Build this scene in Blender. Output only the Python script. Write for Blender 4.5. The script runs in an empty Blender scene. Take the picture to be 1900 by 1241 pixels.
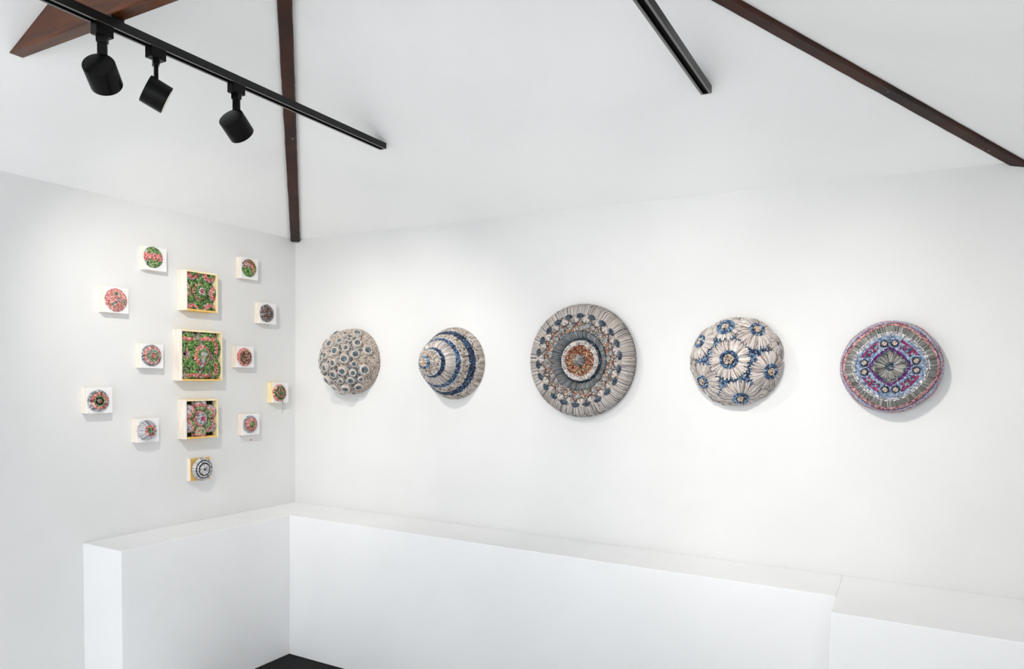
import bpy, math, random
import numpy as np
from mathutils import Matrix, Vector

# ------------------------------------------------------------------ camera, world, exposure
scn = bpy.context.scene
COL = scn.collection
rng = np.random.default_rng(11)
random.seed(5)

YAW, PITCH, ROLL = 0.50519, -0.04914, 0.01567
def cam_axes():
    f = Vector((-math.sin(YAW)*math.cos(PITCH), math.cos(YAW)*math.cos(PITCH), math.sin(PITCH)))
    r = Vector((math.cos(YAW), math.sin(YAW), 0)); u = r.cross(f)
    return r*math.cos(ROLL)+u*math.sin(ROLL), -r*math.sin(ROLL)+u*math.cos(ROLL), f
cam_d = bpy.data.cameras.new('camera'); cam = bpy.data.objects.new('camera', cam_d); COL.objects.link(cam)
r_, u_, f_ = cam_axes()
M = Matrix.Identity(4)
for i in range(3):
    M[i][0], M[i][1], M[i][2] = r_[i], u_[i], -f_[i]
M[0][3], M[1][3], M[2][3] = 3.2219, -3.1318, 1.55
cam.matrix_world = M
cam_d.sensor_width = 36; cam_d.lens = 25.164; cam_d.shift_y = 0.07537; cam_d.clip_start = 0.02
scn.camera = cam

WORLD_STRENGTH = 2.3
LAMP_W = 27.0
w = bpy.data.worlds.new('daylight'); scn.world = w; w.use_nodes = True
bg = w.node_tree.nodes['Background']; bg.inputs[0].default_value = (0.935, 0.968, 1.0, 1); bg.inputs[1].default_value = WORLD_STRENGTH
scn.view_settings.view_transform = 'Standard'; scn.view_settings.look = 'None'
scn.view_settings.exposure = 0.0; scn.view_settings.gamma = 1.0; scn.view_settings.use_curve_mapping = False

# ------------------------------------------------------------------ helpers
def lin(c):
    c = np.asarray(c, float)/255.0
    return np.where(c <= .04045, c/12.92, ((c+.055)/1.055)**2.4)
def tag(o, label=None, cat=None, group=None, kind=None):
    if label: o['label'] = label
    if cat: o['category'] = cat
    if group: o['group'] = group
    if kind: o['kind'] = kind
    return o
def empty(name, label, cat, mat=None, group=None):
    o = bpy.data.objects.new(name, None); COL.objects.link(o); o.empty_display_size = .05
    if mat is not None: o.matrix_world = mat
    return tag(o, label, cat, group)
def link(name, me, mat, parent=None, kind=None, local=None):
    o = bpy.data.objects.new(name, me); COL.objects.link(o)
    if mat and not me.materials: me.materials.append(mat)
    if parent: o.parent = parent
    if local is not None: o.matrix_basis = local
    if kind: o['kind'] = kind
    return o
def mesh(V, F, smooth=False):
    me = bpy.data.meshes.new('m'); me.from_pydata([tuple(map(float, v)) for v in V], [], [tuple(f) for f in F]); me.update()
    if smooth:
        for p in me.polygons: p.use_smooth = True
    return me
def box_data(x0, x1, y0, y1, z0, z1):
    V = [(x0,y0,z0),(x1,y0,z0),(x1,y1,z0),(x0,y1,z0),(x0,y0,z1),(x1,y0,z1),(x1,y1,z1),(x0,y1,z1)]
    F = [(3,2,1,0),(4,5,6,7),(0,1,5,4),(1,2,6,5),(2,3,7,6),(3,0,4,7)]
    return V, F
def box(name, b, mat, parent=None, bevel=0, kind=None):
    o = link(name, mesh(*box_data(*b)), mat, parent, kind)
    if bevel:
        m = o.modifiers.new('bevel', 'BEVEL'); m.width = bevel; m.segments = 2
    return o
def prism(poly, axis, a, b):
    """extrude a 2-d polygon along an axis (0,1,2) from a to b"""
    n = len(poly); V = []
    for t in (a, b):
        for p in poly:
            q = list(p); q.insert(axis, t); V.append(q)
    F = [tuple(range(n)), tuple(range(2*n-1, n-1, -1))]+[(i, n+i, n+(i+1) % n, (i+1) % n) for i in range(n)]
    return V, F
def fix_normals(me):
    import bmesh
    bm = bmesh.new(); bm.from_mesh(me); bmesh.ops.recalc_face_normals(bm, faces=bm.faces); bm.to_mesh(me); bm.free(); return me
def frame(origin, side):
    """local X right along the wall, Y up, Z out of the wall"""
    u, v, n = {'back': ((1,0,0),(0,0,1),(0,-1,0)), 'left': ((0,1,0),(0,0,1),(1,0,0))}[side]
    m = Matrix.Identity(4)
    for i in range(3):
        m[i][0], m[i][1], m[i][2], m[i][3] = u[i], v[i], n[i], origin[i]
    return m

# ------------------------------------------------------------------ materials
def principled(name, col, rough=.6, metal=0, spec=.5):
    m = bpy.data.materials.new(name); m.use_nodes = True
    b = m.node_tree.nodes['Principled BSDF']
    b.inputs['Base Color'].default_value = (*col, 1); b.inputs['Roughness'].default_value = rough
    b.inputs['Metallic'].default_value = metal; b.inputs['Specular IOR Level'].default_value = spec
    return m, m.node_tree, b
def plaster(name, col, bump=.05, scale=60, var=.02):
    m, t, b = principled(name, col, .75, 0, .25)
    tc = t.nodes.new('ShaderNodeTexCoord'); n = t.nodes.new('ShaderNodeTexNoise'); n.inputs['Scale'].default_value = scale; n.inputs['Detail'].default_value = 6
    bp = t.nodes.new('ShaderNodeBump'); bp.inputs['Strength'].default_value = bump; bp.inputs['Distance'].default_value = .004
    t.links.new(tc.outputs['Object'], n.inputs['Vector']); t.links.new(n.outputs['Fac'], bp.inputs['Height']); t.links.new(bp.outputs['Normal'], b.inputs['Normal'])
    n2 = t.nodes.new('ShaderNodeTexNoise'); n2.inputs['Scale'].default_value = 2.3; n2.inputs['Detail'].default_value = 3
    t.links.new(tc.outputs['Object'], n2.inputs['Vector'])
    r = t.nodes.new('ShaderNodeValToRGB'); r.color_ramp.elements[0].color = (*[c*(1-var) for c in col], 1); r.color_ramp.elements[1].color = (*[min(1, c*(1+var)) for c in col], 1)
    r.color_ramp.elements[0].position = .35; r.color_ramp.elements[1].position = .65
    t.links.new(n2.outputs['Fac'], r.inputs['Fac']); t.links.new(r.outputs['Color'], b.inputs['Base Color'])
    return m
def wood(name, dark, light, stretch, rough=.45, scale=6, chips=0):
    m, t, b = principled(name, light, rough, 0, .4)
    tc = t.nodes.new('ShaderNodeTexCoord'); mp = t.nodes.new('ShaderNodeMapping'); mp.inputs['Scale'].default_value = stretch
    n = t.nodes.new('ShaderNodeTexNoise'); n.inputs['Scale'].default_value = scale; n.inputs['Detail'].default_value = 8; n.inputs['Distortion'].default_value = .6
    r = t.nodes.new('ShaderNodeValToRGB'); r.color_ramp.elements[0].color = (*dark, 1); r.color_ramp.elements[1].color = (*light, 1)
    r.color_ramp.elements[0].position = .32; r.color_ramp.elements[1].position = .68
    t.links.new(tc.outputs['Object'], mp.inputs['Vector']); t.links.new(mp.outputs['Vector'], n.inputs['Vector']); t.links.new(n.outputs['Fac'], r.inputs['Fac'])
    out = r.outputs['Color']
    if chips:
        n2 = t.nodes.new('ShaderNodeTexNoise'); n2.inputs['Scale'].default_value = 34; n2.inputs['Detail'].default_value = 4
        t.links.new(tc.outputs['Object'], n2.inputs['Vector'])
        r2 = t.nodes.new('ShaderNodeValToRGB'); r2.color_ramp.elements[0].position = chips; r2.color_ramp.elements[1].position = chips+.01
        t.links.new(n2.outputs['Fac'], r2.inputs['Fac'])
        mx = t.nodes.new('ShaderNodeMix'); mx.data_type = 'RGBA'; t.links.new(r2.outputs['Color'], mx.inputs['Factor'])
        t.links.new(out, mx.inputs[6]); mx.inputs[7].default_value = (.30, .24, .19, 1); out = mx.outputs[2]
    t.links.new(out, b.inputs['Base Color'])
    bp = t.nodes.new('ShaderNodeBump'); bp.inputs['Strength'].default_value = .15; bp.inputs['Distance'].default_value = .002
    t.links.new(n.outputs['Fac'], bp.inputs['Height']); t.links.new(bp.outputs['Normal'], b.inputs['Normal'])
    return m
def paper_mat():
    m, t, b = principled('rolled_paper', (.5,.5,.5), .62, 0, .3)
    a = t.nodes.new('ShaderNodeAttribute'); a.attribute_name = 'Col'
    tc = t.nodes.new('ShaderNodeTexCoord'); n = t.nodes.new('ShaderNodeTexNoise'); n.inputs['Scale'].default_value = 420; n.inputs['Detail'].default_value = 2
    t.links.new(tc.outputs['Object'], n.inputs['Vector'])
    mr = t.nodes.new('ShaderNodeMapRange'); mr.inputs[1].default_value = .3; mr.inputs[2].default_value = .7; mr.inputs[3].default_value = .8; mr.inputs[4].default_value = 1.12
    t.links.new(n.outputs['Fac'], mr.inputs[0])
    mx = t.nodes.new('ShaderNodeVectorMath'); mx.operation = 'SCALE'
    t.links.new(a.outputs['Color'], mx.inputs[0]); t.links.new(mr.outputs[0], mx.inputs['Scale']); t.links.new(mx.outputs[0], b.inputs['Base Color'])
    return m
MAT = dict(
    wall=plaster('white_wall_paint', (.755,.756,.752)), ceil=plaster('white_ceiling_paint', (.94,.94,.94), .04, 40),
    ledge=plaster('white_ledge_paint', (.885,.89,.895)), floor=plaster('black_floor', (.004,.004,.0045), .03, 30, .1), bounce_floor=plaster('pale_bounce_floor', (.82,.815,.805), .05, 20, .06),
    hip=wood('dark_stained_timber', lin((16,5,2)), lin((66,28,8)), (1.5,1.5,1.5), .55, 2.2, .72),
    tie=wood('brown_varnished_timber', lin((52,20,3)), lin((100,49,7)), (1.2,10,10), .4, 4),
    pale=wood('pale_bare_wood', lin((236,214,160)), lin((250,236,198)), (8,1.5,8), .6, 7),
    cream=wood('cream_wood', lin((232,220,205)), lin((246,238,228)), (8,1.5,8), .6, 7),
    yellow=wood('yellow_wood', lin((226,176,84)), lin((242,206,122)), (8,1.5,8), .55, 7),
    white=principled('white_block_paint', (.87,.86,.86), .6, 0, .3)[0],
    black=principled('black_metal', (.0015,.0015,.0015), .30, 0, .14)[0],
    trackm=principled('black_track_enamel', (.004,.004,.004), .38, 0, .3)[0],
    lip=principled('grey_track_lip', (.16,.155,.145), .45, 0, .5)[0],
    slot=principled('track_slot_black', (.003,.003,.003), .8, 0, .1)[0],
    reflector=principled('white_reflector', (.8,.78,.72), .35, 0, .5)[0],
    felt=principled('grey_backing', tuple(lin((96,88,84))), .9, 0, .1)[0],
    darkfelt=principled('dark_backing', tuple(lin((44,42,40))), .9, 0, .1)[0],
    bluefelt=principled('blue_backing', tuple(lin((48,70,104))), .9, 0, .1)[0],
    darkgreen=principled('dark_green_backing', tuple(lin((34,42,28))), .9, 0, .1)[0],
    greenfelt=principled('green_backing', tuple(lin((58,78,48))), .9, 0, .1)[0],
    red=principled('red_sticker', tuple(lin((206,60,34))), .5, 0, .4)[0],
    thread=principled('grey_green_thread', tuple(lin((120,130,112))), .8, 0, .2)[0],
    paper=paper_mat())
glow = bpy.data.materials.new('lamp_glow'); glow.use_nodes = True
_b = glow.node_tree.nodes['Principled BSDF']; _b.inputs['Emission Color'].default_value = (1,.93,.82,1); _b.inputs['Emission Strength'].default_value = 9
_b.inputs['Base Color'].default_value = (.9,.88,.8,1)

# ------------------------------------------------------------------ the room
ZE, S, LX = 2.343, .45, 3.539         # eaves height, roof slope, room width
YB = -5.2                             # how far the room runs on behind the photographer
ZL, DR, DL, YE, XS, DR2 = .7727, .3176, .2828, -1.276, 3.020, .528
AX = LX/2; AZ = ZE+S*AX; XR = 3.70
box('floor', (-.15, XR+.15, -1.0, .15, -.1, 0), MAT['floor'], kind='structure')
box('floor_unseen_bounce', (-.15, 5.2, YB-1.0, -1.0, -.1, 0), MAT['bounce_floor'], kind='structure')  # unseen floor, invented pale to bounce light up onto the ceiling
box('wall_left', (-.15, 0, YB, .15, 0, ZE+.05), MAT['wall'], kind='structure')
box('wall_right_unseen', (XR, XR+.15, -2.4, .15, 0, ZE-S*(XR-LX)+.03), MAT['wall'], kind='structure')  # out of view; added and lengthened to cut side light on the left ledge
box('wall_back', (0, XR, 0, .15, 0, ZE), MAT['wall'], kind='structure')
cv = [(0,0,ZE),(0,YB,ZE),(AX,YB,AZ),(AX,-AX,AZ),(LX,0,ZE),(XR,YB,ZE-S*(XR-LX)),(XR,0,ZE-S*(XR-LX))]
ce = link('ceiling', mesh(cv, [(0,1,2,3),(0,3,4),(4,3,2,5,6)]), MAT['ceil'], kind='structure')
fix_normals(ce.data)
sd = ce.modifiers.new('thickness', 'SOLIDIFY'); sd.thickness = .12; sd.offset = 1 if ce.data.polygons[0].normal.z > 0 else -1
def ledge(name, b):
    return box(name, b, MAT['ledge'], bevel=.003, kind='structure')
ledge('wall_ledge_left', (0, DL, YE, 0, 0, ZL))
ledge('wall_ledge_back', (DL, XS, -DR, 0, 0, ZL))
ledge('wall_ledge_right', (XS, XR, -DR2, 0, 0, ZL+.0015))

# hip rafters: a timber showing below the crease between two roof slopes
def rafter(a, b, width, drop, label):
    a, b = Vector(a), Vector(b); t = (b-a).normalized(); side = t.cross(Vector((0,0,1))).normalized(); up = side.cross(t)
    n = 60; V = []; F = []
    for i in range(n+1):
        p = a.lerp(b, i/n); j = lambda k: k*(random.random()-.5)
        for sx, dz in ((-1,.05),(-1,-drop),(-.8,-drop-.003),(.8,-drop-.003),(1,-drop),(1,.05)):
            V.append(p+side*(sx*width/2+j(.0016))+up*(dz+j(.0012)))
    for i in range(n):
        for k in range(5):
            F.append((i*6+k, i*6+k+1, i*6+6+k+1, i*6+6+k))
        F.append((i*6+5, i*6, i*6+6, i*6+11))
    F += [tuple(range(6)), tuple(range(n*6+5, n*6-1, -1))]
    o = link('hip_rafter', fix_normals(mesh(V, F)), MAT['hip'])
    return tag(o, label, 'beam', 'dark hip rafters under the ceiling')
rafter((.012,-.012,ZE+.008), (AX*.985-.06,-AX+.06,AZ-.06*S), .052, .026, 'dark brown rafter rising from the corner where the two art walls meet')
rafter((LX+.05,.05,ZE+.004-.05*S), (AX+.06,-AX+.06,AZ-.06*S), .050, .020, 'nearly black rafter with chipped paint above the purple patterned dome')
zt0, zt1 = 2.597, 2.702
tp = [((zt0-ZE)/S, zt0), (LX-(zt0-ZE)/S, zt0), (LX-(zt1-ZE)/S, zt1), ((zt1-ZE)/S, zt1)]
V, F = prism([(p[0], p[1]) for p in tp], 1, -1.822, -1.777)
tb = link('tie_beam', fix_normals(mesh(V, F)), MAT['tie'])
bv = tb.modifiers.new('bevel', 'BEVEL'); bv.width = .003; bv.segments = 2
tag(tb, 'warm brown wooden tie beam running across above the spotlight track', 'beam')

# ------------------------------------------------------------------ tracks
TZ0, TZ1 = 2.560, 2.585
def track(x, yend, label):
    root = empty('ceiling_track', label, 'light track', Matrix.Translation((x, yend, TZ1)), 'black lighting tracks')
    h = TZ0-TZ1; W = .0185; L = -3.2
    V, F = prism([(-W,0),(W,0),(W,h),(.009,h),(.009,h+.012),(-.009,h+.012),(-.009,h),(-W,h)], 1, L, -.002)
    link('channel', fix_normals(mesh(V, F)), MAT['trackm'], root)
    for sx in (-1, 1):
        V, F = box_data(*(sorted((sx*.0100, sx*.0172))), L, -.004, h-.0008, h+.0006)
        link('lip_strip', mesh(V, F), MAT['lip'], root)
    box('slot_lining', (-.0088, .0088, L, -.003, h+.0095, h+.0118), MAT['slot'], root)
    box('end_cap', (-W, W, -.003, .0025, h, 0), MAT['trackm'], root, .001)
    box('mount_clip', (-.012, .012, -1.8-yend-.02, -1.8-yend+.02, -.001, .0118), MAT['trackm'], root)
    return root
T1X, T1Y, T2X, T2Y = 1.1155, -.560, 2.556, -.543
track(T1X, T1Y, 'black lighting track passing under the corner rafter, with the row of three spotlights')
track(T2X, T2Y, 'black lighting track ending short of the chipped rafter, above the flower-covered dome')

def lathe(prof, n=40, smooth=True):
    V = []; F = []
    for r, z in prof:
        for k in range(n):
            a = 2*math.pi*k/n; V.append((r*math.cos(a), r*math.sin(a), z))
    for i in range(len(prof)-1):
        for k in range(n):
            F.append((i*n+k, i*n+(k+1) % n, (i+1)*n+(k+1) % n, (i+1)*n+k))
    return fix_normals(mesh(V, F, smooth))
def spotlight(y, target, label, power, R=.045, L=.074, drop=.057, tx=None, cone=66):
    tx = T1X if tx is None else tx
    root = empty('track_spotlight', label, 'spotlight', Matrix.Translation((tx, y, TZ0)), 'track spotlights')
    box('adapter', (-.016, .016, -.026, .026, -.034, .014), MAT['black'], root, .002)
    d = (Vector(target)-Vector((tx, y, TZ0-.13))).normalized()
    ext = L/2*abs(d.z)+R*math.sqrt(1-d.z*d.z)
    head_c = Vector((0, 0, -.034-drop-ext*.92))
    rot = Matrix.Rotation(math.atan2(d.y, d.x), 4, 'Z')
    arm = box('arm', (-.006, .006, -.013, .013, -.034-drop-ext*.25, -.032), MAT['black'], root, .002); arm.matrix_basis = rot
    col = box('arm_collar', (-.010, .010, -.015, .015, -.052, -.032), MAT['black'], root, .002); col.matrix_basis = rot
    q = d.to_track_quat('Z', 'Y').to_matrix().to_4x4()
    hm = Matrix.Translation(head_c) @ q
    b = .003
    prof = [(0.0001,-L/2),(R-b,-L/2),(R-.0008,-L/2+.0008),(R,-L/2+b),(R,L/2-.001),(R-.001,L/2),(R-.0035,L/2),(R-.004,L/2-.002),(R-.0045,L/2-.03),(R*.55,L/2-.034),(.0001,L/2-.034)]
    hd = link('head', lathe(prof), MAT['black'], root, local=hm)
    es = hd.modifiers.new('edge', 'EDGE_SPLIT'); es.split_angle = math.radians(40)
    link('reflector', lathe([(R-.0046,L/2-.001),(R*.60,L/2-.030)]), MAT['reflector'], hd)
    link('lens', lathe([(.0001,L/2-.027),(R*.58,L/2-.028)]), glow, hd)
    ld = bpy.data.lights.new('spot_beam', 'SPOT'); ld.energy = power; ld.color = (1, .955, .89); ld.spot_size = math.radians(cone); ld.spot_blend = 1.0; ld.shadow_soft_size = .02
    lo = bpy.data.objects.new('spot_beam', ld); COL.objects.link(lo); lo.parent = root
    lo.matrix_basis = Matrix.Translation(head_c+d*(L/2+.004)) @ d.to_track_quat('-Z', 'Y').to_matrix().to_4x4()
    return root
spotlight(-1.841, (0,-.52,1.55), 'black cylinder spotlight under the brown tie beam, pointing down at boxed works', LAMP_W*1.75, cone=76)
spotlight(-1.670, (2.04,0,1.58), 'black spotlight between the other two, tipped sideways toward the domes', LAMP_W*1.05, R=.044, L=.068)
spotlight(-1.362, (.85,0,1.48), 'black cylinder spotlight closest to the free end of its track', LAMP_W*1.45, cone=72)

spotlight(-1.88, (3.158,0,1.35), 'black spotlight on the other track, turned toward the purple patterned dome', LAMP_W*2.0, cone=72, tx=T2X)
spotlight(-1.76, (2.60,0,1.58), 'black spotlight on the other track, turned toward the flower-covered dome', LAMP_W*1.2, tx=T2X)

# ------------------------------------------------------------------ rolled-paper work: small pieces gathered into bands
BEAD_V = np.array([(-.5,-.5,-.35),(.5,-.5,-.35),(.5,.5,-.35),(-.5,.5,-.35),(-.5,-.5,.3),(.5,-.5,.3),(.5,.5,.3),(-.5,.5,.3),(-.26,-.26,.7),(.26,-.26,.7),(.26,.26,.7),(-.26,.26,.7)])
BEAD_F = np.array([(0,1,5,4),(1,2,6,5),(2,3,7,6),(3,0,4,7),(4,5,9,8),(5,6,10,9),(6,7,11,10),(7,4,8,11),(8,9,10,11)])
def pick(pal, n, lo=.50, hi=1.08):
    cols = np.array([lin(p[:3]) for p in pal]); wt = np.array([p[3] if len(p) > 3 else 1 for p in pal], float)
    c = cols[rng.choice(len(pal), n, p=wt/wt.sum())]
    return c*rng.uniform(lo, hi, (n,1))
def norm(a): return a/np.maximum(np.linalg.norm(a, axis=-1, keepdims=True), 1e-9)
class Pile:
    def __init__(s, lo=.50, hi=1.08): s.V = []; s.F = []; s.C = []; s.n = 0; s.lo = lo; s.hi = hi
    def add(s, V, F, C):
        s.V.append(V.reshape(-1,3)); s.F.append((F[None]+(np.arange(V.shape[0])*V.shape[1])[:,None,None]+s.n).reshape(-1,4))
        s.C.append(np.repeat(C, V.shape[1], axis=0)); s.n += V.shape[0]*V.shape[1]
    def beads(s, P, T, N, L, W, H, pal, tilt=.18, col=None):
        n = len(P)
        if not n: return
        N = norm(N+rng.normal(0, tilt, (n,3))); T = norm(T+rng.normal(0, tilt, (n,3))); T = norm(T-N*np.sum(T*N, 1, keepdims=True)); B = np.cross(N, T)
        L, W, H = (np.asarray(q)*rng.uniform(.8, 1.15, n) for q in (L, W, H))
        V = P[:,None]+BEAD_V[None,:,0,None]*(T*L[:,None])[:,None]+BEAD_V[None,:,1,None]*(B*W[:,None])[:,None]+BEAD_V[None,:,2,None]*(N*H[:,None])[:,None]
        s.add(V, BEAD_F, pick(pal, n, s.lo, s.hi) if col is None else col*rng.uniform(.64, 1.22, (n,1)))
    def strands(s, P3, N3, W, H, pal, lift=(0.2,1,.35)):
        """P3, N3: (n, 3 stations, 3): folded strips lying on a surface"""
        n = len(P3)
        if not n: return
        T = norm(P3[:,2]-P3[:,0]); W = W*rng.uniform(.75, 1.2, n); H = H*rng.uniform(.7, 1.4, n)
        V = np.zeros((n,9,3))
        for k in range(3):
            B = norm(np.cross(N3[:,k], T)); ww = W*(1, 1.05, .85)[k]
            V[:,k*3] = P3[:,k]-B*ww[:,None]/2-N3[:,k]*.0006; V[:,k*3+2] = P3[:,k]+B*ww[:,None]/2-N3[:,k]*.0006
            V[:,k*3+1] = P3[:,k]+N3[:,k]*(H*lift[k]+.0006)[:,None]
        F = np.array([(0,1,4,3),(1,2,5,4),(3,4,7,6),(4,5,8,7),(0,2,1,1),(6,7,8,8)])[:4]
        s.add(V, F, pick(pal, n, s.lo, s.hi))
        F2 = np.array([(0,1,1,2),])
    def build(s, name, parent, mat=None, kind='stuff', local=None, label=None):
        if not s.V: return None
        o = link(name, s.to_mesh(), mat or MAT['paper'], parent, kind, local)
        if label: o['label'] = label
        return o
    def to_mesh(s):
        V = np.concatenate(s.V).astype(np.float32); F = np.concatenate(s.F).astype(np.int32); C = np.concatenate(s.C).astype(np.float32)
        me = bpy.data.meshes.new('m'); me.vertices.add(len(V)); me.vertices.foreach_set('co', V.ravel())
        me.loops.add(F.size); me.loops.foreach_set('vertex_index', F.ravel())
        me.polygons.add(len(F)); me.polygons.foreach_set('loop_start', np.arange(0, F.size, 4, dtype=np.int32))
        a = me.color_attributes.new('Col', 'FLOAT_COLOR', 'POINT'); a.data.foreach_set('color', np.hstack([C, np.ones((len(C),1), np.float32)]).ravel())
        me.update(calc_edges=True); me.validate(); return me

class Profile:
    """surface of revolution r(s), h(s), with an optional lobed outline"""
    def __init__(s, pts, lobe=None):
        p = np.array(pts, float)
        t = np.linspace(0, len(p)-1, 400); k = np.arange(len(p))
        q = np.stack([np.interp(t, k, p[:,0]), np.interp(t, k, p[:,1])], 1)
        for _ in range(30): q[1:-1] = (q[:-2]+2*q[1:-1]+q[2:])/4
        s.q = q; s.s = np.concatenate([[0], np.cumsum(np.linalg.norm(np.diff(q, axis=0), axis=1))]); s.len = s.s[-1]; s.lobe = lobe
    def s_at_r(s, r):
        k = int(np.argmax(s.q[:,0] >= s.q[:,0].max()-1e-7))+1
        return float(np.interp(r, s.q[:k,0], s.s[:k]))
    def at(s, ss, th):
        ss = np.clip(ss, 0, s.len); r = np.interp(ss, s.s, s.q[:,0]); h = np.interp(ss, s.s, s.q[:,1])
        e = 4e-4; r2 = np.interp(np.clip(ss+e,0,s.len), s.s, s.q[:,0])-np.interp(np.clip(ss-e,0,s.len), s.s, s.q[:,0]); h2 = np.interp(np.clip(ss+e,0,s.len), s.s, s.q[:,1])-np.interp(np.clip(ss-e,0,s.len), s.s, s.q[:,1])
        l = np.maximum(np.hypot(r2, h2), 1e-9); r2, h2 = r2/l, h2/l
        k = s.lobe(th, r) if s.lobe else 1.0
        c, n = np.cos(th), np.sin(th)
        P = np.stack([r*k*c, r*k*n, h+0*th], -1); T = np.stack([r2*c, r2*n, h2+0*th], -1); N = np.stack([-h2*c, -h2*n, r2+0*th], -1)
        return P, T, N
    def shell(s, inset=.002, n=64, m=40):
        V = []; F = []
        ss = np.linspace(0.0008, s.len, m); th = np.linspace(0, 2*np.pi, n, endpoint=False)
        for a in ss:
            P, T, N = s.at(np.full(n, a), th); V += list(P-N*inset)
        for i in range(m-1):
            for k in range(n): F.append((i*n+k, (i+1)*n+k, (i+1)*n+(k+1) % n, i*n+(k+1) % n))
        F.append(tuple(range(n))); F.append(tuple(range((m-1)*n, m*n))[::-1])
        return fix_normals(mesh(V, F, True))
    def ring(s, pile, ss, L, W, H, pal, tilt=.18, lift=0, colfn=None, keep=None):
        r = float(np.interp(ss, s.s, s.q[:,0])); n = max(3, int(2*np.pi*r/W)) if r > W*.4 else 1
        th = np.arange(n)*2*np.pi/n+rng.uniform(0, 6)+rng.normal(0, .06, n)*2*np.pi/n
        P, T, N = s.at(np.full(n, ss)+rng.normal(0, L*.05, n), th)
        col = None
        if colfn is not None: col = np.array([lin(colfn(p)) for p in P])
        if keep is not None:
            k = np.array([keep(p) for p in P]); P, T, N = P[k], T[k], N[k]; col = col[k] if col is not None else None
        pile.beads(P+N*lift, T, N, L, W*.98, H, pal, tilt, col)
    def band(s, pile, s0, s1, L, W, H, pal, **k):
        n = max(1, round((s1-s0)/L))
        for i in range(n): s.ring(pile, s0+(i+.5)*(s1-s0)/n, (s1-s0)/n*.98, W, H, pal, **k)
    def fringe(s, pile, s0, s1, W, H, pal, layers=2, jit=.004, over=0, bow=0):
        for l in range(layers):
            r = float(np.interp((s0+s1)/2, s.s, s.q[:,0])); n = max(6, int(2*np.pi*r/W))
            th = np.arange(n)*2*np.pi/n+rng.uniform(0, 6)+rng.normal(0, .25, n)*2*np.pi/n; dth = rng.normal(0, .5, n)*W/max(r, .01)
            a = s0+rng.uniform(-.3, .3, n)*jit; b = s1+rng.uniform(-1, .5, n)*jit; out = []; nn = []
            for f in (0, .5, 1):
                P, T, N = s.at(a*(1-f)+b*f, th+dth*(f-.5)); P = P+N*(over*f+l*.0012+bow*math.sin(math.pi*f)); out.append(P); nn.append(N)
            pile.strands(np.stack(out, 1), np.stack(nn, 1), W*1.1, H, pal)

# palettes (sRGB)
BEIGE = [(220,208,197,3),(204,191,180,3),(232,223,214,2),(170,156,146,1.2),(120,107,98,.7)]
PALE = [(232,223,218,4),(219,208,202,3),(240,234,230,2),(178,165,159,1)]
PALEG = [(214,208,206,4),(196,188,184,3),(228,224,222,2),(150,142,140,1.2)]
TEAL = [(116,130,138,3),(92,108,118,3),(144,156,162,2),(62,76,86,1.5),(172,180,184,1)]
BLUE = [(72,100,138,3),(56,80,114,3),(112,140,172,2.4),(34,48,78,2),(160,180,202,1.2),(74,74,116,.8)]
BLUEL = [(146,174,200,3),(118,148,182,3),(182,202,220,2.4),(72,100,140,1.2)]
DARKB = [(62,78,104,3),(46,60,84,3),(98,116,140,2.4),(26,32,46,1.5)]
GREYT = [(150,158,166,3),(126,134,142,3),(176,180,184,2),(96,104,112,1.4)]
ORANGE = [(190,140,108,3),(168,108,78,3),(206,166,132,2),(158,78,66,1.4),(98,62,48,1.4),(220,200,178,1.6)]
MIXED = [(200,150,124,4),(206,204,200,3),(150,172,178,2),(120,148,160,1.5),(184,106,90,1.6),(168,140,110,2),(96,90,86,1),(220,214,208,1.6)]
GREEN = [(108,146,80,3),(136,172,100,3),(84,118,66,2),(176,200,146,1.5),(48,72,40,1.7)]
GREENP = [(150,172,122,3),(172,190,150,2),(120,150,100,2),(196,204,170,1.4),(96,110,66,1)]
PINK = [(228,138,130,3),(212,106,108,3),(240,172,160,2.4),(168,70,76,1.4),(244,204,194,1.2)]
PINKP = [(232,176,168,3),(220,150,146,3),(240,206,198,2),(190,112,108,1.2)]
GREYL = [(196,196,202,3),(176,176,184,3),(214,214,216,2),(132,134,146,1.2)]
GREYS = [(150,150,146,3),(126,126,124,3),(176,176,170,2),(98,98,98,1.6)]
LBLUE = [(168,188,214,3),(188,204,226,3),(140,166,200,2),(206,216,230,1.5),(112,138,180,1)]
PURPLE = [(124,62,136,3),(104,46,118,2),(156,88,162,2),(80,36,96,1)]
MAGENTA = [(168,68,112,3),(146,52,96,2),(190,100,144,2),(120,74,120,1)]
SALMON = [(214,170,170,3),(192,134,140,2),(224,192,190,2),(150,90,98,1.4)]
BROWN = [(136,112,104,3),(110,84,76,3),(168,146,136,2),(80,58,54,1.4)]
GOLD = [(176,134,80,3),(150,104,62,2),(196,160,110,2),(120,70,40,1)]
WHITE = [(232,230,232,3),(214,212,218,2),(242,240,240,2)]
BLACK = [(30,28,30,3),(46,44,46,2)]
CREAM = [(232,219,206,3),(218,202,186,2),(240,228,214,1.5),(206,184,152,1)]

class Ellip:
    def __init__(s, R, D, R2=None): s.a = np.array([R, R2 or R, D])
    def onto(s, Q):
        f = np.sqrt(np.sum((Q/s.a)**2, -1, keepdims=True)); return Q/f
    def nrm(s, P): return norm(P/s.a**2)
def basis(n):
    n = np.array(n, float); a = np.array([0,1,0]) if abs(n[1]) < .9 else np.array([1,0,0])
    t = norm(np.cross(a, n)); return t, np.cross(n, t)

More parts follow.
